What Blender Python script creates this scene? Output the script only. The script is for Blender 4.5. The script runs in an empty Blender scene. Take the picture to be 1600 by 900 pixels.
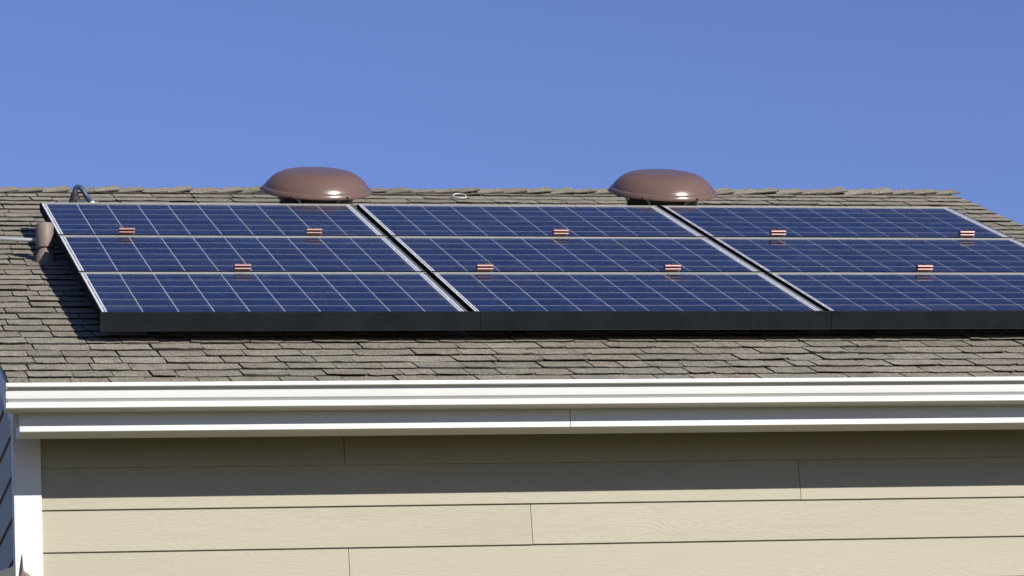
import bpy, math, random
from mathutils import Matrix, Vector

# ------------------------------------------------------------------ camera, sky, sun, exposure
scene = bpy.context.scene
COL = scene.collection
YAW, PITCH, ROLL = 0.2304, 0.2230, -0.0520
CAM = Vector((-1.6577, -14.9246, -3.369))
fw = Vector((math.sin(YAW) * math.cos(PITCH), math.cos(YAW) * math.cos(PITCH), math.sin(PITCH)))
rt0 = Vector((math.cos(YAW), -math.sin(YAW), 0.0))
up0 = rt0.cross(fw)
rt = rt0 * math.cos(ROLL) + up0 * math.sin(ROLL)
up = -rt0 * math.sin(ROLL) + up0 * math.cos(ROLL)
cam_data = bpy.data.cameras.new('camera')
cam = bpy.data.objects.new('camera', cam_data)
COL.objects.link(cam)
M = Matrix((rt, up, -fw)).transposed().to_4x4()
M.translation = CAM
cam.matrix_world = M
cam_data.sensor_width = 36.0
cam_data.lens = 5458.58 / 1600.0 * 36.0
cam_data.clip_start = 0.1
cam_data.clip_end = 5000.0
scene.camera = cam

SUN = Vector((0.57, -1.0, 0.57)).normalized()            # direction towards the sun
SUN_EL = math.asin(SUN.z)
SUN_AZ = math.atan2(SUN.x, SUN.y)                        # clockwise from +Y
world = bpy.data.worlds.new('World')
scene.world = world
world.use_nodes = True
wn = world.node_tree
wn.nodes.clear()
sky = wn.nodes.new('ShaderNodeTexSky')
sky.sky_type = 'NISHITA'
sky.sun_disc = False
sky.sun_elevation = SUN_EL
sky.sun_rotation = SUN_AZ
sky.altitude = 200.0
sky.air_density = 1.0
sky.dust_density = 0.05
sky.ozone_density = 3.0
bg = wn.nodes.new('ShaderNodeBackground')
bg.inputs['Strength'].default_value = 0.069
wo = wn.nodes.new('ShaderNodeOutputWorld')
tint = wn.nodes.new('ShaderNodeMix')                      # white balance of the clear sky, the same in every direction
tint.data_type = 'RGBA'
tint.blend_type = 'MULTIPLY'
tint.inputs[0].default_value = 1.0
tint.inputs[7].default_value = (0.875, 0.855, 1.25, 1.0)
wn.links.new(sky.outputs[0], tint.inputs[6])
wn.links.new(tint.outputs[2], bg.inputs['Color'])
wn.links.new(bg.outputs[0], wo.inputs['Surface'])

sl = bpy.data.lights.new('sun', 'SUN')
sl.energy = 5.0
sl.angle = math.radians(0.5)
sl.color = (1.0, 0.955, 0.88)
sun = bpy.data.objects.new('sun', sl)
COL.objects.link(sun)
sun.rotation_euler = (-SUN).to_track_quat('-Z', 'Y').to_euler()
sun.location = (6, -10, 8)

scene.view_settings.view_transform = 'Standard'
scene.view_settings.look = 'None'
scene.view_settings.exposure = 0.47
scene.view_settings.gamma = 1.0
scene.view_settings.use_curve_mapping = False

rng = random.Random(7)

# ------------------------------------------------------------------ material helpers
class NT:
    def __init__(s, name):
        s.mat = bpy.data.materials.new(name)
        s.mat.use_nodes = True
        s.t = s.mat.node_tree
        s.t.nodes.clear()
        s.out = s.n('ShaderNodeOutputMaterial')

    def n(s, typ, **kw):
        nd = s.t.nodes.new(typ)
        for k, v in kw.items():
            if k.startswith('i_'):
                nd.inputs[k[2:].replace('_', ' ')].default_value = v
            else:
                setattr(nd, k, v)
        return nd

    def l(s, a, b):
        s.t.links.new(a, b)

    def math(s, op, a, b=None, c=None):
        nd = s.n('ShaderNodeMath', operation=op)
        for i, v in enumerate((a, b, c)):
            if v is None:
                continue
            if isinstance(v, (int, float)):
                nd.inputs[i].default_value = v
            else:
                s.l(v, nd.inputs[i])
        return nd.outputs[0]

    def mix(s, fac, a, b, blend='MIX'):
        nd = s.n('ShaderNodeMix', data_type='RGBA', blend_type=blend)
        for inp, v in ((0, fac), (6, a), (7, b)):
            if isinstance(v, (int, float)):
                nd.inputs[inp].default_value = v
            elif isinstance(v, tuple):
                nd.inputs[inp].default_value = v if len(v) == 4 else (*v, 1.0)
            else:
                s.l(v, nd.inputs[inp])
        return nd.outputs[2]

    def ramp(s, fac, stops, interp='LINEAR'):
        nd = s.n('ShaderNodeValToRGB')
        cr = nd.color_ramp
        cr.interpolation = interp
        while len(cr.elements) < len(stops):
            cr.elements.new(0.5)
        for e, (p, c) in zip(cr.elements, stops):
            e.position = p
            e.color = (*c, 1.0) if len(c) == 3 else c
        s.l(fac, nd.inputs[0])
        return nd.outputs[0]

    def mapping(s, vec, scale=(1, 1, 1), loc=None):
        nd = s.n('ShaderNodeMapping')
        nd.inputs['Scale'].default_value = scale
        s.l(vec, nd.inputs['Vector'])
        if loc is not None:
            s.l(loc, nd.inputs['Location'])
        return nd.outputs[0]

    def noise(s, vec, scale, detail=2.0, rough=0.5):
        nd = s.n('ShaderNodeTexNoise')
        nd.inputs['Scale'].default_value = scale
        nd.inputs['Detail'].default_value = detail
        nd.inputs['Roughness'].default_value = rough
        s.l(vec, nd.inputs['Vector'])
        return nd.outputs['Fac']

    def bump(s, h, strength, dist):
        nd = s.n('ShaderNodeBump')
        nd.inputs['Strength'].default_value = strength
        nd.inputs['Distance'].default_value = dist
        s.l(h, nd.inputs['Height'])
        return nd.outputs[0]

    def principled(s, color, rough=0.5, metal=0.0, normal=None, spec=0.5, coat=0.0, coat_rough=0.1):
        p = s.n('ShaderNodeBsdfPrincipled')
        if isinstance(color, tuple):
            p.inputs['Base Color'].default_value = (*color, 1.0)
        else:
            s.l(color, p.inputs['Base Color'])
        if isinstance(rough, (int, float)):
            p.inputs['Roughness'].default_value = rough
        else:
            s.l(rough, p.inputs['Roughness'])
        p.inputs['Metallic'].default_value = metal
        p.inputs['Specular IOR Level'].default_value = spec
        p.inputs['Coat Weight'].default_value = coat
        p.inputs['Coat Roughness'].default_value = coat_rough
        if normal is not None:
            s.l(normal, p.inputs['Normal'])
        s.l(p.outputs[0], s.out.inputs['Surface'])
        return p


def simple_mat(name, col, rough=0.5, metal=0.0, var=0.12, scale=6.0, bump=0.0, bscale=200.0, spec=0.5, coat=0.0):
    m = NT(name)
    pos = m.n('ShaderNodeNewGeometry').outputs['Position']
    nz = m.noise(pos, scale, 4.0, 0.6)
    fine = m.noise(pos, scale * 14, 2.0, 0.6)
    f = m.math('ADD', m.math('MULTIPLY', nz, 0.7), m.math('MULTIPLY', fine, 0.3))
    lo = tuple(c * (1 - var) for c in col)
    hi = tuple(min(1.0, c * (1 + var)) for c in col)
    c = m.ramp(f, [(0.3, lo), (0.7, hi)])
    nrm = None
    if bump:
        nrm = m.bump(m.noise(pos, bscale, 2.0), bump, 0.001)
    r = m.math('ADD', m.math('MULTIPLY', nz, 0.16), rough - 0.08)
    m.principled(c, r, metal, nrm, spec, coat)
    return m.mat


def shingle_mat():
    m = NT('asphalt_shingle')
    geo = m.n('ShaderNodeNewGeometry')
    oi = m.n('ShaderNodeObjectInfo')
    pos = geo.outputs['Position']
    rnd = m.math('FRACT', m.math('ADD', m.math('MULTIPLY', oi.outputs['Random'], 7.31),
                                 m.math('MULTIPLY', geo.outputs['Random Per Island'], 3.77)))
    base = m.ramp(rnd, [(0.0, (0.153, 0.142, 0.116)), (0.2, (0.198, 0.185, 0.152)), (0.45, (0.174, 0.163, 0.134)),
                        (0.62, (0.209, 0.195, 0.163)), (0.8, (0.189, 0.167, 0.137)), (1.0, (0.165, 0.153, 0.129))])
    # granules: light and dark mineral specks
    g1 = m.noise(m.mapping(pos, (1.0, 0.42, 0.42)), 110.0, 3.0, 0.75)
    g2 = m.noise(pos, 420.0, 1.0, 0.5)
    g = m.math('ADD', m.math('MULTIPLY', g1, 0.6), m.math('MULTIPLY', g2, 0.4))
    spk = m.ramp(g, [(0.34, (0.34, 0.34, 0.35)), (0.5, (1.0, 0.99, 0.97)), (0.66, (1.95, 1.92, 1.86))])
    c = m.mix(1.0, base, spk, 'MULTIPLY')
    med = m.ramp(m.noise(m.mapping(pos, (5.0, 9.0, 9.0)), 1.6, 4.0, 0.6), [(0.3, (0.82, 0.8, 0.78)), (0.7, (1.15, 1.15, 1.14))])
    c = m.mix(1.0, c, med, 'MULTIPLY')
    big = m.ramp(m.noise(pos, 0.9, 3.0, 0.6), [(0.3, (0.92, 0.93, 0.9)), (0.7, (1.07, 1.06, 1.05))])
    c = m.mix(1.0, c, big, 'MULTIPLY')
    nrm = m.bump(g, 0.9, 0.003)
    m.principled(c, 0.95, 0.0, nrm, 0.2)
    return m.mat


def siding_mat(name, col):
    m = NT(name)
    tc = m.n('ShaderNodeTexCoord')
    oi = m.n('ShaderNodeObjectInfo')
    off = m.n('ShaderNodeCombineXYZ')
    m.l(m.math('MULTIPLY', oi.outputs['Random'], 37.0), off.inputs[0])
    m.l(m.math('MULTIPLY', oi.outputs['Random'], 11.0), off.inputs[2])
    v = m.n('ShaderNodeVectorMath', operation='ADD')
    m.l(tc.outputs['Object'], v.inputs[0])
    m.l(off.outputs[0], v.inputs[1])
    pv = v.outputs[0]
    # cedar grain pressed into the boards: rings stretched along the board
    warp = m.noise(m.mapping(pv, (1.4, 1.4, 9.0)), 1.0, 2.0, 0.5)
    sep = m.n('ShaderNodeSeparateXYZ')
    m.l(pv, sep.inputs[0])
    ph = m.math('ADD', m.math('MULTIPLY', sep.outputs[2], 60.0), m.math('MULTIPLY', warp, 34.0))
    ring = m.math('SINE', m.math('MULTIPLY', ph, 6.2))
    amp = m.ramp(m.noise(m.mapping(pv, (0.9, 0.9, 5.0)), 1.0, 2.0), [(0.35, (0.1,) * 3), (0.65, (1.0,) * 3)])
    fine = m.noise(m.mapping(pv, (6.0, 6.0, 330.0)), 1.0, 3.0, 0.6)
    h = m.math('ADD', m.math('MULTIPLY', m.math('MULTIPLY', ring, amp), 0.20), m.math('MULTIPLY', fine, 1.1))
    nrm = m.bump(h, 0.68, 0.0016)
    tone = m.ramp(m.noise(m.mapping(pv, (0.6, 0.6, 3.0)), 1.0, 3.0), [(0.3, tuple(c * 0.95 for c in col)), (0.7, tuple(c * 1.04 for c in col))])
    lines = m.ramp(h, [(0.2, (0.93, 0.92, 0.9)), (0.9, (1.03, 1.03, 1.03))])
    c = m.mix(1.0, tone, lines, 'MULTIPLY')
    pr = m.ramp(oi.outputs['Random'], [(0.0, (0.975, 0.97, 0.965)), (1.0, (1.02, 1.02, 1.02))])
    c = m.mix(1.0, c, pr, 'MULTIPLY')
    m.principled(c, 0.6, 0.0, nrm, 0.3)
    return m.mat


def cell_mat():
    m = NT('polycrystalline_silicon')
    tc = m.n('ShaderNodeTexCoord')
    oi = m.n('ShaderNodeObjectInfo')
    off = m.n('ShaderNodeVectorMath', operation='ADD')
    comb = m.n('ShaderNodeCombineXYZ')
    for i in range(2):
        m.l(m.math('MULTIPLY', oi.outputs['Random'], 9.0 + 4 * i), comb.inputs[i])
    m.l(tc.outputs['Object'], off.inputs[0])
    m.l(comb.outputs[0], off.inputs[1])
    vor = m.n('ShaderNodeTexVoronoi')
    vor.inputs['Scale'].default_value = 60.0
    m.l(off.outputs[0], vor.inputs['Vector'])
    sepc = m.n('ShaderNodeSeparateColor')
    m.l(vor.outputs['Color'], sepc.inputs[0])
    grain = m.ramp(sepc.outputs[0], [(0.0, (0.0015, 0.005, 0.026)), (0.5, (0.0045, 0.012, 0.052)), (1.0, (0.011, 0.024, 0.088))])
    var = m.ramp(oi.outputs['Random'], [(0.0, (0.72, 0.70, 0.80)), (0.3, (1.0, 1.0, 1.0)), (0.7, (1.1, 1.12, 0.98)), (1.0, (1.45, 1.22, 1.15))])
    c = m.mix(1.0, grain, var, 'MULTIPLY')
    # printed silver bus bars along the string
    sep = m.n('ShaderNodeSeparateXYZ')
    m.l(tc.outputs['Object'], sep.inputs[0])
    d = m.math('ABSOLUTE', m.math('SUBTRACT', m.math('ABSOLUTE', sep.outputs[1]), 0.039))
    bar = m.math('LESS_THAN', d, 0.0011)
    c = m.mix(bar, c, (0.035, 0.045, 0.085))
    m.principled(c, 0.38, 0.0, None, 0.4)
    return m.mat


def glass_mat():
    m = NT('panel_glass')
    fr = m.n('ShaderNodeFresnel')
    fr.inputs['IOR'].default_value = 1.20
    pos = m.n('ShaderNodeNewGeometry').outputs['Position']
    dust = m.ramp(m.noise(m.mapping(pos, (1.0, 3.0, 3.0)), 2.2, 5.0, 0.65), [(0.45, (0, 0, 0)), (0.8, (1, 1, 1))])
    # dried rain marks gather above the lower frame lip
    tcg = m.n('ShaderNodeTexCoord')
    sy = m.n('ShaderNodeSeparateXYZ')
    m.l(tcg.outputs['Object'], sy.inputs[0])
    lowb = m.ramp(sy.outputs[1], [(0.0, (1, 1, 1)), (0.16, (0, 0, 0))])
    smear = m.ramp(m.noise(m.mapping(pos, (3.0, 9.0, 9.0)), 1.3, 5.0, 0.7), [(0.50, (0, 0, 0)), (0.72, (1, 1, 1))])
    marks = m.math('MULTIPLY', lowb, smear)
    gl = m.n('ShaderNodeBsdfGlossy')
    rgh = m.math('ADD', m.math('MULTIPLY', dust, 0.06), 0.035)
    m.l(rgh, gl.inputs['Roughness'])
    nrm = m.bump(m.noise(pos, 9.0, 2.0), 0.04, 0.01)
    m.l(nrm, gl.inputs['Normal'])
    tr = m.n('ShaderNodeBsdfTransparent')
    tr.inputs['Color'].default_value = (0.985, 0.99, 0.99, 1)
    mx = m.n('ShaderNodeMixShader')
    m.l(fr.outputs[0], mx.inputs[0])
    m.l(tr.outputs[0], mx.inputs[1])
    m.l(gl.outputs[0], mx.inputs[2])
    df = m.n('ShaderNodeBsdfDiffuse')
    df.inputs['Color'].default_value = (0.30, 0.29, 0.28, 1)
    mx2 = m.n('ShaderNodeMixShader')
    m.l(m.math('ADD', m.math('MULTIPLY', dust, 0.035), m.math('MULTIPLY', marks, 0.11)), mx2.inputs[0])
    m.l(mx.outputs[0], mx2.inputs[1])
    m.l(df.outputs[0], mx2.inputs[2])
    m.l(mx2.outputs[0], m.out.inputs['Surface'])
    return m.mat


MAT = {
    'shingle': shingle_mat(),
    'siding': siding_mat('beige_lap_siding', (0.322, 0.300, 0.232)),
    'deck': simple_mat('roof_felt', (0.035, 0.033, 0.03), 0.95),
    'white': simple_mat('white_painted_aluminium', (0.535, 0.535, 0.52), 0.42, 0.0, 0.035, 2.5),
    'trim': simple_mat('white_painted_wood', (0.60, 0.595, 0.575), 0.6, 0.0, 0.03, 5.0, 0.15, 160.0),
    'soffit': simple_mat('soffit_board', (0.42, 0.39, 0.33), 0.7, 0.0, 0.05, 4.0),
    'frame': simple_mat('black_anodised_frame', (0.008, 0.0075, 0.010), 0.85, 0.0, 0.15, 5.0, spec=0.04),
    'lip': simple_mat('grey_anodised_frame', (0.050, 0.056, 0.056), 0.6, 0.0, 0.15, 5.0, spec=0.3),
    'rail': simple_mat('sky_glare_frame', (0.30, 0.295, 0.27), 0.5, 0.4, 0.08, 8.0),  # black frame with the sky's reflection put into its base colour
    'backsheet': simple_mat('white_backsheet', (0.66, 0.67, 0.69), 0.6, 0.0, 0.02, 6.0),
    'ribbon': simple_mat('tinned_ribbon', (0.07, 0.08, 0.09), 0.5, 0.2, 0.1, 30.0),
    'cell': cell_mat(),
    'glass': glass_mat(),
    'skirt': simple_mat('black_painted_skirt', (0.0048, 0.0080, 0.0108), 0.5, 0.0, 0.45, 5.0, 0.05, 60.0, spec=0.25),
    'clamp': simple_mat('bronze_anodised_clamp', (0.215, 0.128, 0.122), 0.47, 0.55, 0.12, 20.0),
    'bolt': simple_mat('dark_steel_bolt', (0.10, 0.09, 0.085), 0.45, 0.8, 0.1, 40.0),
    'dome': simple_mat('brown_enamel', (0.120, 0.073, 0.058), 0.24, 0.0, 0.06, 3.0, spec=0.55),
    'neck': simple_mat('dark_green_screen', (0.022, 0.034, 0.026), 0.7, 0.2, 0.2, 30.0),
    'galv': simple_mat('galvanised_steel', (0.40, 0.42, 0.43), 0.42, 0.4, 0.1, 14.0),
    'pipe': simple_mat('weathered_tan_pipe', (0.165, 0.128, 0.108), 0.62, 0.0, 0.14, 9.0),
    'lead': simple_mat('tan_flashing', (0.155, 0.12, 0.095), 0.7, 0.0, 0.22, 14.0),
    'flex': simple_mat('blue_grey_conduit', (0.030, 0.052, 0.100), 0.4, 0.1, 0.1, 30.0),
    'rubber': simple_mat('black_rubber', (0.012, 0.012, 0.013), 0.6, 0.0, 0.2, 20.0),
    'plastic': simple_mat('white_plastic', (0.42, 0.42, 0.41), 0.45, 0.0, 0.03, 20.0),
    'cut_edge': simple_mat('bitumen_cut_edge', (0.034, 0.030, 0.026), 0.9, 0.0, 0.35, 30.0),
    'ground': simple_mat('dry_lawn', (0.105, 0.090, 0.018), 0.95, 0.0, 0.3, 0.6),
    'metal_dark': simple_mat('dark_drip_edge', (0.03, 0.032, 0.04), 0.5, 0.0, 0.1, 10.0),
}

# ------------------------------------------------------------------ mesh helpers
WORLD = {}                                  # parent world matrices, kept by hand


class MB:
    def __init__(s):
        s.v, s.f, s.smooth = [], [], []

    def add(s, vs, fs, smooth=False):
        b = len(s.v)
        s.v += [tuple(p) for p in vs]
        s.f += [tuple(b + i for i in f) for f in fs]
        s.smooth += [smooth] * len(fs)

    def box(s, x0, x1, y0, y1, z0, z1):
        s.add([(x0, y0, z0), (x1, y0, z0), (x1, y1, z0), (x0, y1, z0), (x0, y0, z1), (x1, y0, z1), (x1, y1, z1), (x0, y1, z1)],
              [(0, 3, 2, 1), (4, 5, 6, 7), (0, 1, 5, 4), (1, 2, 6, 5), (2, 3, 7, 6), (3, 0, 4, 7)])

    def cbox(s, x0, x1, y0, y1, z0, z1, c):
        """box with chamfered x-running edges and chamfered ends (soft edges that catch light)"""
        prof = [(y0 + c, z0), (y1 - c, z0), (y1, z0 + c), (y1, z1 - c), (y1 - c, z1), (y0 + c, z1), (y0, z1 - c), (y0, z0 + c)]
        cy, cz = (y0 + y1) / 2, (z0 + z1) / 2
        ky, kz = (y1 - y0 - 2 * c) / (y1 - y0), (z1 - z0 - 2 * c) / (z1 - z0)
        small = [(cy + (y - cy) * ky, cz + (z - cz) * kz) for y, z in prof]
        rings = [(x0, small), (x0 + c, prof), (x1 - c, prof), (x1, small)]
        vs = [(x, y, z) for x, pr in rings for y, z in pr]
        fs = []
        for r in range(3):
            for i in range(8):
                j = (i + 1) % 8
                fs.append((r * 8 + i, r * 8 + j, (r + 1) * 8 + j, (r + 1) * 8 + i))
        fs = [tuple(reversed(f)) for f in fs]
        fs.append(tuple(range(8)))
        fs.append(tuple(reversed(range(24, 32))))
        s.add(vs, fs)

    def prism_x(s, prof, x0, x1, closed=True, caps=True):
        n = len(prof)
        vs = [(x0, y, z) for y, z in prof] + [(x1, y, z) for y, z in prof]
        fs = [(i, (i + 1) % n, n + (i + 1) % n, n + i) for i in range(n if closed else n - 1)]
        if caps and closed:
            fs += [tuple(reversed(range(n))), tuple(range(n, 2 * n))]
        s.add(vs, fs)

    def prism_y(s, prof, y0, y1):
        n = len(prof)
        vs = [(x, y0, z) for x, z in prof] + [(x, y1, z) for x, z in prof]
        fs = [(i, (i + 1) % n, n + (i + 1) % n, n + i) for i in range(n)]
        fs += [tuple(reversed(range(n))), tuple(range(n, 2 * n))]
        s.add(vs, fs)

    def lathe(s, prof, n=48, smooth=True):
        vs = [(r * math.cos(2 * math.pi * k / n), r * math.sin(2 * math.pi * k / n), z) for r, z in prof for k in range(n)]
        fs = []
        for i in range(len(prof) - 1):
            for k in range(n):
                k2 = (k + 1) % n
                fs.append((i * n + k, i * n + k2, (i + 1) * n + k2, (i + 1) * n + k))
        s.add(vs, fs, smooth)

    def tube(s, pts, r, n=14, caps=True):
        pts = [Vector(p) for p in pts]
        vs, fs = [], []
        ref = Vector((0.31, 0.17, 0.93)).normalized()
        for i, p in enumerate(pts):
            t = (pts[min(i + 1, len(pts) - 1)] - pts[max(i - 1, 0)]).normalized()
            a = t.cross(ref).normalized()
            b = t.cross(a).normalized()
            rr = r[i] if isinstance(r, (list, tuple)) else r
            for k in range(n):
                an = 2 * math.pi * k / n
                vs.append(p + a * rr * math.cos(an) + b * rr * math.sin(an))
        for i in range(len(pts) - 1):
            for k in range(n):
                k2 = (k + 1) % n
                fs.append((i * n + k, i * n + k2, (i + 1) * n + k2, (i + 1) * n + k))
        s.add(vs, fs, True)
        if caps:
            m0 = (len(pts) - 1) * n
            b = len(s.v) - len(vs)
            s.f += [tuple(b + k for k in reversed(range(n))), tuple(b + m0 + k for k in range(n))]
            s.smooth += [False, False]

    def mesh(s, name, mat, edge=None, edge_faces=None):
        me = bpy.data.meshes.new(name)
        me.from_pydata(s.v, [], s.f)
        me.polygons.foreach_set('use_smooth', s.smooth)
        me.materials.append(MAT[mat])
        if edge:
            me.materials.append(MAT[edge])
            for i in edge_faces:
                me.polygons[i].material_index = 1
        import bmesh as _b
        bm = _b.new()
        bm.from_mesh(me)
        _b.ops.recalc_face_normals(bm, faces=bm.faces)
        bm.to_mesh(me)
        bm.free()
        me.update()
        return me


def link(name, data, parent=None, mw=None):
    o = bpy.data.objects.new(name, data)
    COL.objects.link(o)
    mw = mw if mw is not None else Matrix.Identity(4)
    if parent is not None:
        o.parent = parent
        o.matrix_parent_inverse = WORLD[parent.name].inverted()
    o.matrix_basis = mw
    WORLD[o.name] = mw.copy()
    return o


def tag(o, label, cat, group=None):
    o['label'] = label
    o['category'] = cat
    if group:
        o['group'] = group
    return o


def thing(name, mw, label, cat, group=None):
    o = link(name, None, None, mw)
    o.empty_display_size = 0.1
    return tag(o, label, cat, group)


def T(x, y, z):
    return Matrix.Translation((x, y, z))


# ------------------------------------------------------------------ key dimensions (metres; z=0 at the array's front edge)
GROUND = -4.95
YG, ZG = -0.9214, -0.5033                   # gutter front lip
YF = -0.7944                                # fascia face
YW = -0.4214                                # siding lower edges
Z0, EXP = -0.7664, 0.178                    # first siding line, exposure
XL, XR = -0.475, 5.54                       # roof rakes
XGL, XGR = -0.4377, 5.50                    # gable faces
SL = math.radians(23.5)
CS, SN = math.cos(SL), math.sin(SL)
R0 = Vector((0.0, YG + 0.05, ZG - 0.042))
RM = Matrix(((1, 0, 0, R0.x), (0, CS, -SN, R0.y), (0, SN, CS, R0.z), (0, 0, 0, 1)))   # roof frame: x, up-slope, normal


def ridge_s(x):
    return 5.42 + 0.023 * (x - XL)


def rp(x, s, h):
    return RM @ Vector((x, s, h))


# ------------------------------------------------------------------ ground
g = MB()
g.add([(-1500, -1500, GROUND), (1500, -1500, GROUND), (1500, 1500, GROUND), (-1500, 1500, GROUND)], [(0, 1, 2, 3)])
go = link('ground', g.mesh('ground', 'ground'))
go['kind'] = 'structure'

# ------------------------------------------------------------------ house
house = thing('house', T(2.5, 3.9, GROUND), 'beige lap-sided house with white eaves and a grey-brown shingle roof', 'house')

# roof deck, both slopes, with felt top
roof = MB()
t = 0.03
xl, xr = XL + 0.012, XR - 0.012
def deck_pt(x, s, h):
    return rp(x, s, h)
rl, rr_ = ridge_s(xl), ridge_s(xr)
fl, fr_ = rp(xl, rl, 0), rp(xr, rr_, 0)
e0, e1 = rp(xl, 0.03, 0), rp(xr, 0.03, 0)
bl = Vector((xl, 2 * fl.y - e0.y, e0.z))
br = Vector((xr, 2 * fr_.y - e1.y, e1.z))
dn = Vector((0, 0, -t / CS))
vs = [e0, e1, fr_, fl, br, bl]
roof.add(vs + [v + dn for v in vs],
         [(0, 1, 2, 3), (3, 2, 4, 5), (6, 9, 8, 7), (9, 11, 10, 8), (0, 6, 7, 1), (5, 4, 10, 11),
          (0, 3, 9, 6), (3, 5, 11, 9), (1, 7, 8, 2), (2, 8, 10, 4)])
roof_o = link('roof', roof.mesh('roof', 'deck'), house)
roof_o['label'] = 'grey-brown asphalt shingle roof sloping up to a capped ridge'

# shingle tabs
E_ = 0.143
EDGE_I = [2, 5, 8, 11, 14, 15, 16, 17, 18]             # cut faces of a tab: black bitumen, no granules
def tab_verts(r, w=1.0, seg=5, curl=1.0):
    L = 2.0 * E_
    H = 0.0165
    low = []
    for i in range(seg + 1):
        u = i / seg
        low.append((u, r.uniform(-0.0045, 0.0045), H + r.uniform(-0.0012, 0.0020) * curl))
    sk0, sk1 = r.uniform(-0.02, 0.02), r.uniform(-0.02, 0.02)
    thick = r.choice([0.0028, 0.0040, 0.0060, 0.0075])
    v_in = [r.uniform(0.0, 0.012), 0, 0, 0, 0, r.uniform(0.0, 0.012)]
    vs, n = [], seg + 1
    for u, dy, h in low:
        k_ = int(round(u * seg))
        vs.append((u * w, dy + v_in[k_], h))                        # lower edge, top
    for u, dy, h in low:
        uu = u + (sk0 * (1 - u) + sk1 * u)
        vs.append((uu * w, 1.02 * E_, 0.5 * H + 0.0010))           # where the next course begins
    for u, dy, h in low:
        vs.append((u * w, L, 0.0008))
    for u, dy, h in low:
        vs.append((u * w, dy + v_in[int(round(u * seg))] + 0.001, h - thick))                  # lower edge, bottom
    fs = []
    for i in range(seg):
        fs.append((i, i + 1, n + i + 1, n + i))
        fs.append((n + i, n + i + 1, 2 * n + i + 1, 2 * n + i))
        fs.append((3 * n + i, 3 * n + i + 1, i + 1, i))
    fs.append((0, n, 3 * n))
    fs.append((n - 1, 4 * n - 1, 2 * n - 1))
    fs.append((n, 2 * n, 3 * n))
    fs.append((2 * n - 1, 4 * n - 1, 3 * n - 1))
    return vs, fs

r1 = random.Random(21)
TABS = []
for i in range(18):
    b = MB()
    b.add(*tab_verts(r1, 1.0, 5, 1.0 if i % 4 else 1.9))
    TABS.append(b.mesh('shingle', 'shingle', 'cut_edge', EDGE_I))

ARR_S0, ARR_S1 = 0.95, 4.2
def big_in_view(x0, x1, s):
    if x0 > 4.0:
        return False
    if s < 0.78 and x1 > XL:
        return True
    return x0 < 0.02 and s < 4.3

rest = MB()
rest_edge = []
count = 0
rs = random.Random(5)
ncourse = int(ridge_s(0) / E_) + 1
for c in range(ncourse):
    s = 0.0 + c * E_ + rs.uniform(-0.003, 0.003)
    x = XL + rs.uniform(-0.004, 0.004) - (0 if c == 0 else 0)
    first = True
    while x < XR - 0.01:
        w = rs.choice([rs.uniform(0.10, 0.17), rs.uniform(0.15, 0.24), rs.uniform(0.18, 0.28)])
        if first:
            w *= rs.uniform(0.4, 1.0)
            first = False
        if x + w > XR - 0.06:
            w = XR + rs.uniform(-0.006, 0.008) - x
        hz = rs.choice([0.82, 0.9, 1.0, 1.0, 1.08, 1.2])
        rot = rs.gauss(0, 0.004)
        yoff = rs.uniform(-0.003, 0.003) + (0.0 if hz > 0.95 else 0.004)
        top = ridge_s(x) - 0.02
        if s + 2 * E_ > top:
            ly = max(0.25, (top - s) / (2 * E_))
        else:
            ly = 1.0
        mw = RM @ T(x + 0.0015, s + yoff, 0.0012) @ Matrix.Rotation(rot, 4, 'Z') @ Matrix.Diagonal((w - 0.0055, ly, hz, 1))
        if big_in_view(x, x + w, s) and count < 300:
            link('shingle', rs.choice(TABS), roof_o, mw)
            count += 1
        else:
            vs, fs = tab_verts(rs)
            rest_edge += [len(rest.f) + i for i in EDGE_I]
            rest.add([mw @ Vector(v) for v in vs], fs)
        x += w
# back slope: plain courses (never faces the photograph)
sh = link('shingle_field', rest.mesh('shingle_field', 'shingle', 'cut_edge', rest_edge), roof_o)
sh['kind'] = 'stuff'
back = MB()
for c in range(0, ncourse):
    s0 = c * E_
    for side in (0,):
        def bp(x, s, h):
            p = rp(x, s, h)
            ry = rp(x, ridge_s(x), 0).y
            return Vector((x, 2 * ry - p.y, p.z))
        a, b_ = bp(XL, s0, 0.012), bp(XR, s0, 0.012)
        c2, d2 = bp(XR, min(s0 + 1.9 * E_, ridge_s(XR)), 0.001), bp(XL, min(s0 + 1.9 * E_, ridge_s(XL)), 0.001)
        a0, b0 = bp(XL, s0, 0.006), bp(XR, s0, 0.006)
        back.add([a, b_, c2, d2, a0, b0], [(0, 1, 2, 3), (4, 5, 1, 0)])
bk = link('back_slope_shingles', back.mesh('back_slope_shingles', 'shingle'), roof_o)
bk['kind'] = 'stuff'

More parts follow.
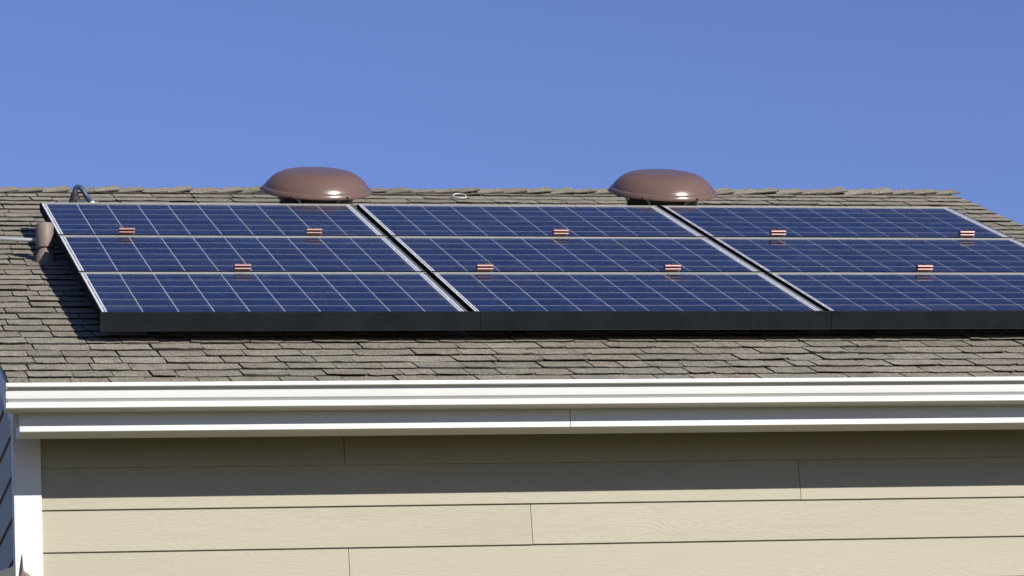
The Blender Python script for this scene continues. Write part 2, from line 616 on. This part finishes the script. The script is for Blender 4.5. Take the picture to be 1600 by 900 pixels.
# ridge caps: each bent over the ridge, right end lifted over the next one
rc = random.Random(11)
CAP = []
for i in range(6):
    b = MB()
    wd = 0.13
    Lc = 0.205
    vs = []
    prof = [(-wd, -wd * math.tan(SL) - 0.003), (-0.045, -0.045 * math.tan(SL) + 0.001), (0.0, -0.004), (0.045, -0.045 * math.tan(SL) + 0.001), (wd, -wd * math.tan(SL) - 0.003)]
    for k, (xx, lift) in enumerate(((0.0, 0.003), (0.5, 0.011), (1.0, 0.021))):
        for j, (y, z) in enumerate(prof):
            jx = rc.uniform(-0.004, 0.004) if k == 2 else 0
            jz = rc.uniform(-0.0015, 0.0025) if k == 2 else 0
            vs.append((xx * Lc + jx, y * (1 + rc.uniform(-0.03, 0.03)), z + lift + jz))
    nv = len(vs)
    vs += [(x, y, z - 0.007) for x, y, z in vs]
    fs = []
    for k in range(2):
        for j in range(4):
            a = k * 5 + j
            fs.append((a, a + 5, a + 6, a + 1))
            fs.append((nv + a, nv + a + 1, nv + a + 6, nv + a + 5))
        for j in (0, 4):
            a = k * 5 + j
            fs.append((a, nv + a, nv + a + 5, a + 5))
    for j in range(4):
        a = 10 + j
        fs.append((a, nv + a, nv + a + 1, a + 1))
    b.add(vs, fs)
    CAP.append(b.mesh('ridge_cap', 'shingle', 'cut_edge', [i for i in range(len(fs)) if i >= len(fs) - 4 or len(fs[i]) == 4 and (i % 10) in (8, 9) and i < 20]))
pitch = 0.139
nx = int((XR - XL) / pitch)
for i in range(nx, -1, -1):
    x = XL - 0.01 + i * pitch
    if x > XR - 0.18:
        continue
    p = rp(x, ridge_s(x), 0.014 / CS)
    link('ridge_cap', CAP[rc.randrange(6)], roof_o,
         T(p.x, p.y, p.z + rc.uniform(-0.002, 0.003)) @ Matrix.Rotation(rc.gauss(0, 0.02), 4, 'Y') @ Matrix.Rotation(rc.gauss(0, 0.015) + 0.021, 4, 'Z') @ Matrix.Diagonal((rc.uniform(0.95, 1.05), 1, rc.uniform(0.9, 1.1), 1)))

# drip edge and rake boards
de = MB()
a = [rp(XL + 0.004, 0, -0.002), rp(XL + 0.004, ridge_s(XL), -0.002), rp(XL + 0.004, ridge_s(XL), -0.026), rp(XL + 0.004, 0, -0.026)]
b2 = [v + Vector((0.006, 0, 0)) for v in a]
de.add(a + b2, [(0, 1, 2, 3), (4, 7, 6, 5), (0, 4, 5, 1), (3, 2, 6, 7), (0, 3, 7, 4)])
link('drip_edge', de.mesh('drip_edge', 'metal_dark'), roof_o)

def rake(xa, xb, name):
    m_ = MB()
    s0, s1 = 0.09, ridge_s(xa)
    q = [rp(xa, s0, -0.030), rp(xa, s1, -0.030), rp(xa, s1, -0.16), rp(xa, s0 + 0.03, -0.16)]
    m_.add(q + [v + Vector((xb - xa, 0, 0)) for v in q], [(0, 1, 2, 3), (4, 7, 6, 5), (0, 4, 5, 1), (3, 2, 6, 7), (0, 3, 7, 4), (1, 5, 6, 2)])
    q = [Vector((v.x, 2 * rp(xa, s1, 0).y - v.y, v.z)) for v in q]
    m_.add(q + [v + Vector((xb - xa, 0, 0)) for v in q], [(0, 1, 2, 3), (4, 7, 6, 5), (0, 4, 5, 1), (3, 2, 6, 7), (0, 3, 7, 4), (1, 5, 6, 2)])
    link(name, m_.mesh(name, 'trim'), house)
rake(XGL - 0.022, XGL - 0.002, 'rake_board')
rake(XGR + 0.002, XGR + 0.022, 'rake_board')

# front wall: backing plus separate siding planks
wall_top = rp(0, 0, 0).z + (YW - R0.y) * math.tan(SL) - 0.05
fwm = MB()
fwm.box(XGL + 0.03, XGR - 0.03, YW + 0.0225, YW + 0.12, GROUND, wall_top)
front = link('front_wall', fwm.mesh('front_wall', 'deck'), house)
front['label'] = 'front wall of beige wood-grain lap siding under the eave'

TH = 0.011
def plank_x(parent, x0, x1, zb, yface, hgt=EXP + 0.03):
    m_ = MB()
    L = x1 - x0
    prof = [(0.0012, 0), (TH, 0), (TH + 0.0118, hgt), (0.0118, hgt), (0.0, 0.0012)]
    prof = [(yy, zz) for yy, zz in prof]
    m_.prism_x(prof, 0, L)
    return link('siding_plank', m_.mesh('siding_plank', 'siding'), parent, T(x0, yface, zb))

cbx = -0.3226                                # inner edge of the corner board
JOINTS = {-1: [0.971], 0: [0.971], 1: [2.9975 - 0.0, 5.2], 2: [1.7767], 3: [0.9729, 4.4]}
JOINTS = {0: [0.972], 1: [2.998], 2: [1.778], 3: [0.974, 4.6]}
JOINTS[-1] = [2.2]
JOINTS[-2] = [3.4]
rj = random.Random(3)
k = -2
while True:
    zb = Z0 - k * EXP
    if zb < GROUND + 0.1:
        break
    js = JOINTS.get(k) or [rj.uniform(0.3, 2.5), rj.uniform(3.4, 5.0)]
    xs = [cbx - 0.01] + list(js) + [XGR - 0.1]
    hgt = min(EXP + 0.03, wall_top - zb)
    if hgt > 0.04:
        for a, b in zip(xs[:-1], xs[1:]):
            plank_x(front, a + 0.0013, b - 0.0013, zb + rj.uniform(-0.0008, 0.0008), YW, hgt)
    k += 1

cbm = MB()
cbm.cbox(XGL, cbx, YW - 0.016, YW + 0.022, GROUND + 0.05, wall_top - 0.05, 0.002)
link('corner_board', cbm.mesh('corner_board', 'trim'), house)['label'] = 'white corner board at the end of the beige wall'
cbm = MB()
cbm.cbox(XGL - 0.0, XGL + 0.020, YW + 0.0235, YW + 0.075, GROUND + 0.05, wall_top - 0.05, 0.002)
link('corner_board', cbm.mesh('corner_board', 'trim'), house)
cbm = MB()
cbm.cbox(XGR - 0.115, XGR, YW - 0.016, YW + 0.022, GROUND + 0.05, wall_top - 0.05, 0.002)
link('corner_board', cbm.mesh('corner_board', 'trim'), house)

# left gable wall
YRIDGE = rp(0, ridge_s(0), 0).y
YB = 2 * YRIDGE - YW
def roof_under(y):
    yy = y if y <= YRIDGE else 2 * YRIDGE - y
    return R0.z + (yy - R0.y) * math.tan(SL) - 0.06
gm = MB()
gx = XGL + 0.030
gp = [(YW + 0.125, GROUND), (YB - 0.03, GROUND), (YB - 0.03, roof_under(YB - 0.03)), (YRIDGE, roof_under(YRIDGE)), (YW + 0.125, roof_under(YW + 0.125))]
gm.prism_x(gp, gx, gx + 0.1)
gable = link('gable_wall', gm.mesh('gable_wall', 'deck'), house)
gable['label'] = 'shaded left gable wall of lap siding'
gm = MB()
gm.prism_x(gp, XGR - 0.13, XGR - 0.03)
link('gable_wall', gm.mesh('gable_wall', 'siding'), house)
gm = MB()
gm.box(XGL + 0.13, XGR - 0.13, YB - 0.13, YB - 0.03, GROUND, wall_top)
link('back_wall', gm.mesh('back_wall', 'siding'), house)

k = -12
while True:
    zb = Z0 - k * EXP
    if zb < GROUND + 0.1:
        break
    zt = zb + EXP + 0.03
    ya, yb = YW + 0.079, YB - 0.05
    lim = (zt - (R0.z - 0.06)) / math.tan(SL) + R0.y
    if lim > YRIDGE - 0.1:
        k += 1
        continue
    if lim > ya:
        ya = lim
        yb = 2 * YRIDGE - lim
    cut = ya + (yb - ya) * (0.35 + 0.3 * ((k * 37) % 7) / 7.0)
    for a, b in ((ya, cut), (cut, yb)):
        m_ = MB()
        prof = [(0.0012, 0), (TH, 0), (TH + 0.0118, EXP + 0.03), (0.0118, EXP + 0.03), (0.0, 0.0012)]
        m_.prism_x(prof, 0, b - a - 0.0026)
        link('siding_plank', m_.mesh('siding_plank', 'siding'), gable,
             T(XGL + 0.006, b - 0.0013, zb) @ Matrix.Rotation(-math.pi / 2, 4, 'Z'))
    k += 1

# fascia boards, soffit
FB = -0.682
fx = [(-0.440, 1.8790), (1.8805, XGR)]
for i, (a, b) in enumerate(fx):
    m_ = MB()
    m_.cbox(a, b, YF, YF + 0.02, FB, ZG - 0.046, 0.002)
    link('fascia_board', m_.mesh('fascia_board', 'white'), house)
so = MB()
so.box(-0.438, XGR - 0.002, YF + 0.0205, -0.622, FB + 0.003, FB + 0.015)
link('soffit_board', so.mesh('soffit_board', 'white'), house)
so = MB()
zt_ = lambda y: R0.z + (y - R0.y) * math.tan(SL) - 0.045
so.add([(-0.436, -0.77, zt_(-0.77)), (XGR - 0.004, -0.77, zt_(-0.77)), (XGR - 0.004, YW + 0.02, zt_(YW + 0.02)), (-0.436, YW + 0.02, zt_(YW + 0.02)),
        (-0.436, -0.77, zt_(-0.77) + 0.008), (XGR - 0.004, -0.77, zt_(-0.77) + 0.008), (XGR - 0.004, YW + 0.02, zt_(YW + 0.02) + 0.008), (-0.436, YW + 0.02, zt_(YW + 0.02) + 0.008)],
       [(0, 3, 2, 1), (4, 5, 6, 7), (0, 1, 5, 4), (1, 2, 6, 5), (2, 3, 7, 6), (3, 0, 4, 7)])
link('sloped_soffit', so.mesh('sloped_soffit', 'soffit'), house)
so = MB()                                                # end return closing the eave box at the gable
so.add([(-0.4385, YF + 0.021, FB + 0.016), (-0.4385, -0.63, FB + 0.016), (-0.4385, YW - 0.02, zt_(YW) - 0.12), (-0.4385, YW - 0.02, zt_(YW) - 0.002), (-0.4385, YF + 0.021, zt_(YF) - 0.002)] +
       [(-0.4265, YF + 0.021, FB + 0.016), (-0.4265, -0.63, FB + 0.016), (-0.4265, YW - 0.02, zt_(YW) - 0.12), (-0.4265, YW - 0.02, zt_(YW) - 0.002), (-0.4265, YF + 0.021, zt_(YF) - 0.002)],
       [(0, 1, 2, 3, 4), (9, 8, 7, 6, 5)] + [(i, 5 + i, 5 + (i + 1) % 5, (i + 1) % 5) for i in range(5)])
link('eave_return', so.mesh('eave_return', 'trim'), house)

# K-style gutter: folded front with two rolled lips
gl_prof = [(0.127, 0.000), (0.012, -0.002), (0.006, 0.0015), (0.0008, 0.0005), (0.0, -0.003), (0.0, -0.0140), (0.002, -0.0162), (0.0225, -0.0175), (0.0235, -0.0250), (0.0240, -0.030),
           (0.0262, -0.046), (0.0285, -0.0590), (0.0310, -0.0610), (0.0465, -0.0712), (0.0320, -0.0738), (0.0272, -0.0765), (0.0265, -0.0800), (0.0265, -0.0950), (0.0275, -0.0985), (0.034, -0.1015), (0.124, -0.102)]
outer = gl_prof[2:]
th = 0.0014
inner = [(y + th, z + th * 0.4) for y, z in reversed(outer[1:])]
prof = [(YG + y, ZG + z) for y, z in outer + [(0.1265, -0.102), (0.1265, -0.050), (0.1250, -0.050), (0.1250, -0.1005)] + inner[1:]]
gm = MB()
GX0, GX1 = -0.501, 5.60
gm.prism_x(prof, GX0 + 0.002, GX1 - 0.002)
gut = link('gutter', gm.mesh('gutter', 'white'), house)
gut['label'] = 'white folded-profile rain gutter along the eave'
for xa, xb in ((GX0, GX0 + 0.0018), (GX1 - 0.0018, GX1)):
    ec = MB()
    cp = [(YG + y * 1.0 - (0.001 if y < 0.1 else 0), ZG + z) for y, z in outer] + [(YG + 0.126, ZG - 0.102), (YG + 0.126, ZG - 0.050)]
    ec.prism_x(cp, xa, xb)
    link('end_cap', ec.mesh('end_cap', 'white'), gut)
for zz in (-0.022, -0.074):                               # small folded tabs that hold the end cap
    ec = MB()
    ec.cbox(GX0 - 0.004, GX0 + 0.008, YG + 0.004, YG + 0.014, ZG + zz - 0.004, ZG + zz + 0.004, 0.001)
    link('end_tab', ec.mesh('end_tab', 'lead'), gut)

# low side roof meeting the gable at the bottom left corner
sr = MB()
zc = -1.185
sr.add([(XGL - 0.002, YW - 0.06, zc), (XGL - 1.3, YW - 0.06, zc - 0.42), (XGL - 1.3, YW - 0.06, zc - 0.50), (XGL - 0.002, YW - 0.06, zc - 0.08),
        (XGL - 0.002, 5.0, zc), (XGL - 1.3, 5.0, zc - 0.42), (XGL - 1.3, 5.0, zc - 0.50), (XGL - 0.002, 5.0, zc - 0.08)],
       [(0, 1, 2, 3), (7, 6, 5, 4), (0, 4, 5, 1), (3, 2, 6, 7), (1, 5, 6, 2), (0, 3, 7, 4)])
link('side_roof', sr.mesh('side_roof', 'metal_dark'), house)
fl_ = MB()
fl_.add([(-0.408, YW - 0.019, -1.125), (-0.4035, YW - 0.018, -1.20), (-0.36, YW - 0.018, -1.235), (-0.345, YW - 0.018, -1.29), (-0.43, YW - 0.018, -1.29), (-0.412, YW - 0.034, -1.20)],
        [(0, 1, 5), (1, 2, 3, 4, 5)])
fl_.add([(-0.408, YW - 0.022, -1.125), (-0.4035, YW - 0.021, -1.20), (-0.36, YW - 0.021, -1.235), (-0.345, YW - 0.021, -1.29), (-0.43, YW - 0.021, -1.29), (-0.412, YW - 0.037, -1.20)],
        [(5, 1, 0), (5, 4, 3, 2, 1)])
link('step_flashing', fl_.mesh('step_flashing', 'lead'), house)

# ------------------------------------------------------------------ solar array
TA = 0.4142
AM = Matrix(((1, 0, 0, 0), (0, math.cos(TA), -math.sin(TA), 0), (0, math.sin(TA), math.cos(TA), 0), (0, 0, 0, 1)))
CP, MG, MV = 0.158, 0.0229, 0.0035
WP, HP = 10 * CP + 2 * MG, 6 * CP + 2 * MV
GX, HG = 0.0441, 0.0482
RAILW = 0.0095

cm = MB()
hc = CP / 2 - 0.0015
hy = CP / 2 - 0.0030                                    # strings sit a little further apart than cells in a string
cm.add([(-hc, -hy, 0), (hc, -hy, 0), (hc, hy, 0), (-hc, hy, 0), (-hc, -hy, -0.0003), (hc, -hy, -0.0003), (hc, hy, -0.0003), (-hc, hy, -0.0003)],
       [(0, 1, 2, 3), (0, 4, 5, 1), (1, 5, 6, 2), (2, 6, 7, 3), (3, 7, 4, 0)])
CELL = cm.mesh('cell', 'cell')

bs = MB()
bs.box(-0.002, WP + 0.002, -0.002, HP + 0.002, -0.0090, -0.0048)
BACK = bs.mesh('backsheet', 'backsheet')
pn = MB()
pn.add([(-0.001, -0.001, 0), (WP + 0.001, -0.001, 0), (WP + 0.001, HP + 0.001, 0), (-0.001, HP + 0.001, 0),
        (-0.001, -0.001, -0.0032), (WP + 0.001, -0.001, -0.0032), (WP + 0.001, HP + 0.001, -0.0032), (-0.001, HP + 0.001, -0.0032)],
       [(0, 1, 2, 3), (0, 4, 5, 1), (1, 5, 6, 2), (2, 6, 7, 3), (3, 7, 4, 0)])
PANE = pn.mesh('glass_pane', 'glass')
FT = -0.044
def rail_mesh(x0, x1, y0, y1, mat, top=0.0012):
    b = MB()
    b.cbox(x0, x1, y0, y1, FT, top, 0.0011)
    return b.mesh('frame_rail', mat)
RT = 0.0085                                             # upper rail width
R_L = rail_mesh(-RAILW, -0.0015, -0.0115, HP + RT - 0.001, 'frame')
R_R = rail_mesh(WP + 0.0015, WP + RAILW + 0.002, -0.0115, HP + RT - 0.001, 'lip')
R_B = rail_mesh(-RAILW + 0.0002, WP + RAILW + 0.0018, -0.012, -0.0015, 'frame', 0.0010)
R_T = rail_mesh(-RAILW + 0.0002, WP + RAILW + 0.0018, HP + 0.0015, HP + RT, 'rail', 0.0020)  # upper rail painted paler, imitating sky glare

def ribbon_mesh(n):
    b = MB()
    b.box(-0.0021, 0.0021, 0.012, n * CP - 0.012, 0, 0.0006)
    return b.mesh('ribbon', 'ribbon')
RIB = {n: ribbon_mesh(n) for n in (1, 2)}

ROWN = {0: 'bottom', 1: 'middle', 2: 'top'}
COLN = {0: 'left', 1: 'centre', 2: 'right'}
for r in range(3):
    for c in range(3):
        mw = AM @ T(c * (WP + GX), r * (HP + HG), 0)
        p = thing('solar_panel', mw, 'dark blue polycrystalline solar panel in the %s row, %s column of the roof array' % (ROWN[r], COLN[c]),
                  'solar panel', 'solar panels on the roof')
        link('backsheet', BACK, p, mw)
        link('glass_pane', PANE, p, mw)
        for me in (R_L, R_R, R_B):
            link('frame_rail', me, p, mw)
        link('frame_rail', R_T, p, mw)['label'] = 'upper frame rail, sky glare painted pale'
        for i in range(10):
            for j in range(6):
                link('cell', CELL, p, mw @ T(MG + (i + 0.5) * CP, MV + (j + 0.5) * CP, -0.0042))
        for fx_ in (0.25, WP - 0.25):                       # stand-offs that carry the panel on the roof
            for fv in (0.2, 0.8):
                wp_ = mw @ Vector((fx_, HP * fv, FT))
                hgt = (wp_ - R0).dot(Vector((0, -SN, CS)))
                ft = MB()
                ft.cbox(-0.025, 0.025, -0.022, 0.022, -hgt + 0.008, 0.034, 0.002)
                ft.cbox(-0.035, 0.035, -0.05, 0.05, -hgt + 0.002, -hgt + 0.0078, 0.001)
                link('standoff', ft.mesh('standoff', 'frame'), p, mw @ T(fx_, HP * fv, FT))
        xrib = MG - 0.0085
        for n, j0 in ((1, 0), (2, 1), (2, 3), (1, 5)):
            link('ribbon', RIB[n], p, mw @ T(xrib, MV + j0 * CP, -0.0047))
        for n, j0 in ((2, 0), (2, 2), (2, 4)):
            link('ribbon', RIB[n], p, mw @ T(WP - xrib, MV + j0 * CP, -0.0047))

# front skirt pieces
sk_x = [(-RAILW - 0.002, 1.690), (1.6915, 3.338), (3.3395, 3 * WP + 2 * GX + RAILW)]
for i, (a, b) in enumerate(sk_x):
    m_ = MB()
    m_.cbox(0, b - a, -0.0165, -0.0135, -0.081, 0.0010, 0.0008)
    m_.cbox(0.0005, b - a - 0.0005, -0.0205, -0.0168, -0.0835, -0.0806, 0.0008)
    m_.box(0.01, b - a - 0.01, -0.0134, -0.0125, -0.040, -0.010)
    mw = AM @ T(a, 0, 0)
    o = link('array_skirt', m_.mesh('array_skirt', 'skirt'), None, mw)
    tag(o, 'black metal skirt along the front edge of the %s bottom solar panel' % COLN[i], 'skirt', 'front skirts of the solar array')

# bronze ridged clamps in the gaps between the rows
cl = MB()
prof = [(0.020, 0.0), (0.020, 0.030), (0.014, 0.0355), (0.002, 0.0375), (-0.0120, 0.0372), (-0.0155, 0.0352), (-0.0182, 0.0308), (-0.0165, 0.0282),
        (0.0050, 0.0272), (0.0050, 0.0215), (-0.0150, 0.0212), (-0.0182, 0.0200), (-0.0202, 0.0166), (-0.0185, 0.0140), (0.0030, 0.0130), (0.0030, 0.0)]
cl.prism_x([(y, z) for y, z in prof], -0.0385, 0.0385)
CL_B = cl.mesh('clamp_body', 'clamp')
b = MB()
b.lathe([(0.0, 0.0445), (0.006, 0.0445), (0.0075, 0.043), (0.0075, 0.0375), (0.011, 0.0372), (0.011, 0.036)], 12, False)
CL_S = b.mesh('bolt', 'bolt')
cl = MB()
cl.box(-0.030, 0.030, -0.005, 0.005, -0.043, 0.0)
CL_L = cl.mesh('clamp_leg', 'clamp')
clips = [(0.330, 1, 'leftmost on the upper gap, over the left column'), (1.266, 1, 'upper gap, right half of the left column'),
         (0.759, 0, 'lower gap, alone on the left column'), (2.534, 1, 'upper gap, alone on the centre column'),
         (1.922, 0, 'lower gap, left half of the centre column'), (2.849, 0, 'lower gap, right half of the centre column'),
         (3.687, 1, 'upper gap, left half of the right column'), (4.714, 1, 'upper gap, right end near the sloping roof edge'),
         (4.131, 0, 'lower gap, alone on the right column')]
for u, row, lab in clips:
    v = (HP + 0.0085 + 0.0138) if row == 0 else (2 * HP + HG + 0.0085 + 0.0138)
    mw = AM @ T(u, v, 0.0022) @ Matrix.Rotation(rng.uniform(-0.02, 0.02), 4, 'Z')
    t_ = thing('panel_clamp', mw, 'brown ridged clamp between panel rows, ' + lab, 'clamp', 'brown clamps between the panel rows')
    link('clamp_body', CL_B, t_, mw)
    link('bolt', CL_S, t_, mw)
    link('clamp_leg', CL_L, t_, mw)

# ------------------------------------------------------------------ domed attic vents
def attic_vent(x, s, label):
    mw = RM @ T(x, s, 0.0) @ Matrix.Rotation(0.35, 4, 'Z')
    t_ = thing('attic_vent', mw, label, 'roof vent', 'domed attic vents near the ridge')
    H = 0.169
    d = MB()
    d.lathe([(0.0005, H + 0.1045), (0.06, H + 0.1042), (0.115, H + 0.1025), (0.155, H + 0.0980), (0.190, H + 0.0890), (0.220, H + 0.0740), (0.244, H + 0.0550), (0.2605, H + 0.0370), (0.2705, H + 0.0230),
             (0.2745, H + 0.0150), (0.2760, H + 0.0120), (0.2795, H + 0.0118), (0.2835, H + 0.0108), (0.2885, H + 0.0045), (0.2930, H - 0.0060), (0.2950, H - 0.0150), (0.2935, H - 0.0165),
             (0.290, H - 0.0135), (0.282, H + 0.004), (0.268, H + 0.015), (0.245, H + 0.046), (0.2, H + 0.076), (0.1, H + 0.094), (0.0005, H + 0.098)], 96)
    link('dome', d.mesh('dome', 'dome'), t_, mw @ Matrix.Diagonal((1.025, 1.025, 1, 1)))
    nk = MB()
    nk.lathe([(0.185, 0.018), (0.185, H - 0.03), (0.187, H - 0.03), (0.187, H - 0.012), (0.175, H - 0.012), (0.175, 0.018)], 64)
    nk_o = link('neck', nk.mesh('neck', 'neck'), t_, mw)
    fl = MB()
    fl.lathe([(0.1855, 0.070), (0.1895, 0.066), (0.200, 0.030), (0.225, 0.0200), (0.226, 0.0185), (0.1855, 0.0185)], 64)
    link('collar', fl.mesh('collar', 'lead'), t_, mw)
    pl = MB()
    pl.cbox(-0.31, 0.31, -0.26, 0.26, 0.0155, 0.0178, 0.0006)
    link('flashing_plate', pl.mesh('flashing_plate', 'lead'), t_, RM @ T(x, s, 0.0))
    for k in range(6):
        an = math.radians(-90 - 36 + k * 60)
        br_ = MB()
        br_.tube([(0.191, 0, 0.075), (0.193, 0, H - 0.06), (0.205, 0, H - 0.040), (0.262, 0, H - 0.010), (0.287, 0, H - 0.006)], 0.0075, 6)
        link('bracket', br_.mesh('bracket', 'galv'), t_, mw @ Matrix.Rotation(an - 0.35, 4, 'Z') @ Matrix.Diagonal((1, 1.0, 1, 1)))
        sc = MB()
        sc.lathe([(0.0004, 0.007), (0.004, 0.0065), (0.0058, 0.004), (0.0058, -0.004)], 10)
        link('screw', sc.mesh('screw', 'bolt'), t_, mw @ Matrix.Rotation(an - 0.35, 4, 'Z') @ T(0.302, 0, H - 0.004) @ Matrix.Rotation(math.pi / 2, 4, 'Y'))
    return t_
attic_vent(1.530, 4.492, 'brown domed attic vent behind the left solar panel column')
attic_vent(3.4815, 4.513, 'brown domed attic vent behind the seam of centre and right panels')

# ------------------------------------------------------------------ plumbing vent, conduits, wire loop
base = Vector((-0.060, 1.945, 0.0))
base.z = rp(0, (base.y - R0.y) / CS, 0).z
mw = T(*base)
pv = thing('vent_pipe', mw, 'short tan plumbing vent pipe standing left of the solar array', 'vent pipe')
b = MB()
b.lathe([(0.0405, 0.205), (0.0425, 0.207), (0.0440, 0.205), (0.0440, 0.085), (0.0425, 0.082), (0.030, 0.080), (0.030, 0.20), (0.0385, 0.202), (0.0405, 0.205)], 40)
link('sleeve', b.mesh('sleeve', 'pipe'), pv, mw)
b = MB()
b.lathe([(0.029, 0.10), (0.029, 0.0), (0.024, 0.0), (0.024, 0.10)], 32)
link('pipe', b.mesh('pipe', 'pipe'), pv, mw)
b = MB()
b.lathe([(0.0295, 0.082), (0.035, 0.078), (0.038, 0.062), (0.050, 0.044), (0.055, 0.0), (0.060, -0.03)], 32)
link('boot', b.mesh('boot', 'lead'), pv, mw)
b = MB()
b.cbox(-0.10, 0.10, -0.11, 0.12, 0.0145, 0.0162, 0.0005)
link('flashing_plate', b.mesh('flashing_plate', 'pipe'), pv, RM @ T(base.x, (base.y - R0.y) / CS, 0))

mw = RM @ T(XL, 3.60, 0.03)
cd = thing('roof_conduit', mw, 'galvanised conduit running level across the shingles behind the vent pipe', 'conduit')
b = MB()
pts = [rp(XL - 0.035, 3.715, -0.20), rp(XL - 0.035, 3.714, -0.03), rp(XL - 0.030, 3.713, 0.005), rp(XL - 0.012, 3.711, 0.027), rp(XL + 0.02, 3.708, 0.036),
       rp(-0.35, 3.668, 0.037), rp(-0.2567, 3.628, 0.037), rp(-0.18, 3.604, 0.037), rp(-0.079, 3.576, 0.037), rp(0.1, 3.560, 0.037)]
b.tube(pts, 0.0105, 16)
link('tube', b.mesh('tube', 'galv'), cd)
b = MB()
pts = [rp(-0.40, 3.44, 0.0145 + 0.002), rp(-0.40, 3.442, 0.0145 + 0.021)]
b.cbox(-0.012, 0.012, -0.03, 0.03, 0.010, 0.0265, 0.002)
link('strap', b.mesh('strap', 'galv'), cd, RM @ T(-0.40, 3.679, 0))

mw = T(0.30, 3.3, 1.30)
bc = thing('bent_conduit', mw, 'blue-grey conduit arching up at the ridge by a black fitting', 'conduit')
b = MB()
def bez(pts, n=5):
    P = [Vector(p) for p in pts]
    out = []
    for i in range(len(P) - 1):
        p0, p1, p2, p3 = P[max(i - 1, 0)], P[i], P[i + 1], P[min(i + 2, len(P) - 1)]
        for k in range(n):
            u = k / n
            out.append(0.5 * ((2 * p1) + (p2 - p0) * u + (2 * p0 - 5 * p1 + 4 * p2 - p3) * u * u + (3 * p1 - p0 - 3 * p2 + p3) * u ** 3))
    out.append(P[-1])
    return out
b.tube(bez([(0.345, 3.22, 1.285), (0.3196, 3.28, 1.339), (0.3010, 3.30, 1.3760), (0.2800, 3.305, 1.4130), (0.2640, 3.31, 1.4340), (0.2470, 3.315, 1.4360), (0.2370, 3.32, 1.420), (0.2345, 3.325, 1.385), (0.236, 3.33, 1.34)]), 0.0135, 16)
link('tube', b.mesh('tube', 'flex'), bc)
b = MB()
b.lathe([(0.017, 0.055), (0.021, 0.053), (0.024, 0.030), (0.030, 0.022), (0.034, 0.0), (0.044, -0.03)], 24)
link('boot', b.mesh('boot', 'rubber'), bc, T(0.236, 3.33, 1.352))
b = MB()
b.cbox(-0.026, 0.026, -0.02, 0.02, -0.022, 0.022, 0.004)
link('junction_box', b.mesh('junction_box', 'rubber'), bc, T(0.262, 3.285, 1.338))
b = MB()
b.lathe([(0.0137, 0.010), (0.0165, 0.010), (0.0172, 0.008), (0.0172, -0.020), (0.0137, -0.020)], 20)
link('fitting', b.mesh('fitting', 'plastic'), bc, T(0.322, 3.278, 1.336) @ Matrix.Rotation(-0.42, 4, 'Y'))

b = MB()
n = 40
mwr = RM @ T(2.47, 5.165, 0.030) @ Matrix.Rotation(0.14, 4, 'X') @ Matrix.Rotation(0.2, 4, 'Z')
vs, fs = [], []
for i in range(n):
    an = 2 * math.pi * i / n
    cx, cy = 0.036 * math.cos(an), 0.042 * math.sin(an)
    for k in range(8):
        a2 = 2 * math.pi * k / 8
        rr = 0.0040 * math.cos(a2)
        vs.append((cx + rr * math.cos(an), cy + rr * math.sin(an), 0.0040 * math.sin(a2)))
for i in range(n):
    for k in range(8):
        fs.append((i * 8 + k, ((i + 1) % n) * 8 + k, ((i + 1) % n) * 8 + (k + 1) % 8, i * 8 + (k + 1) % 8))
b.add(vs, fs, True)
tag(link('wire_loop', b.mesh('wire_loop', 'plastic'), None, mwr), 'small white wire loop lying on the shingles below the ridge', 'wire loop')
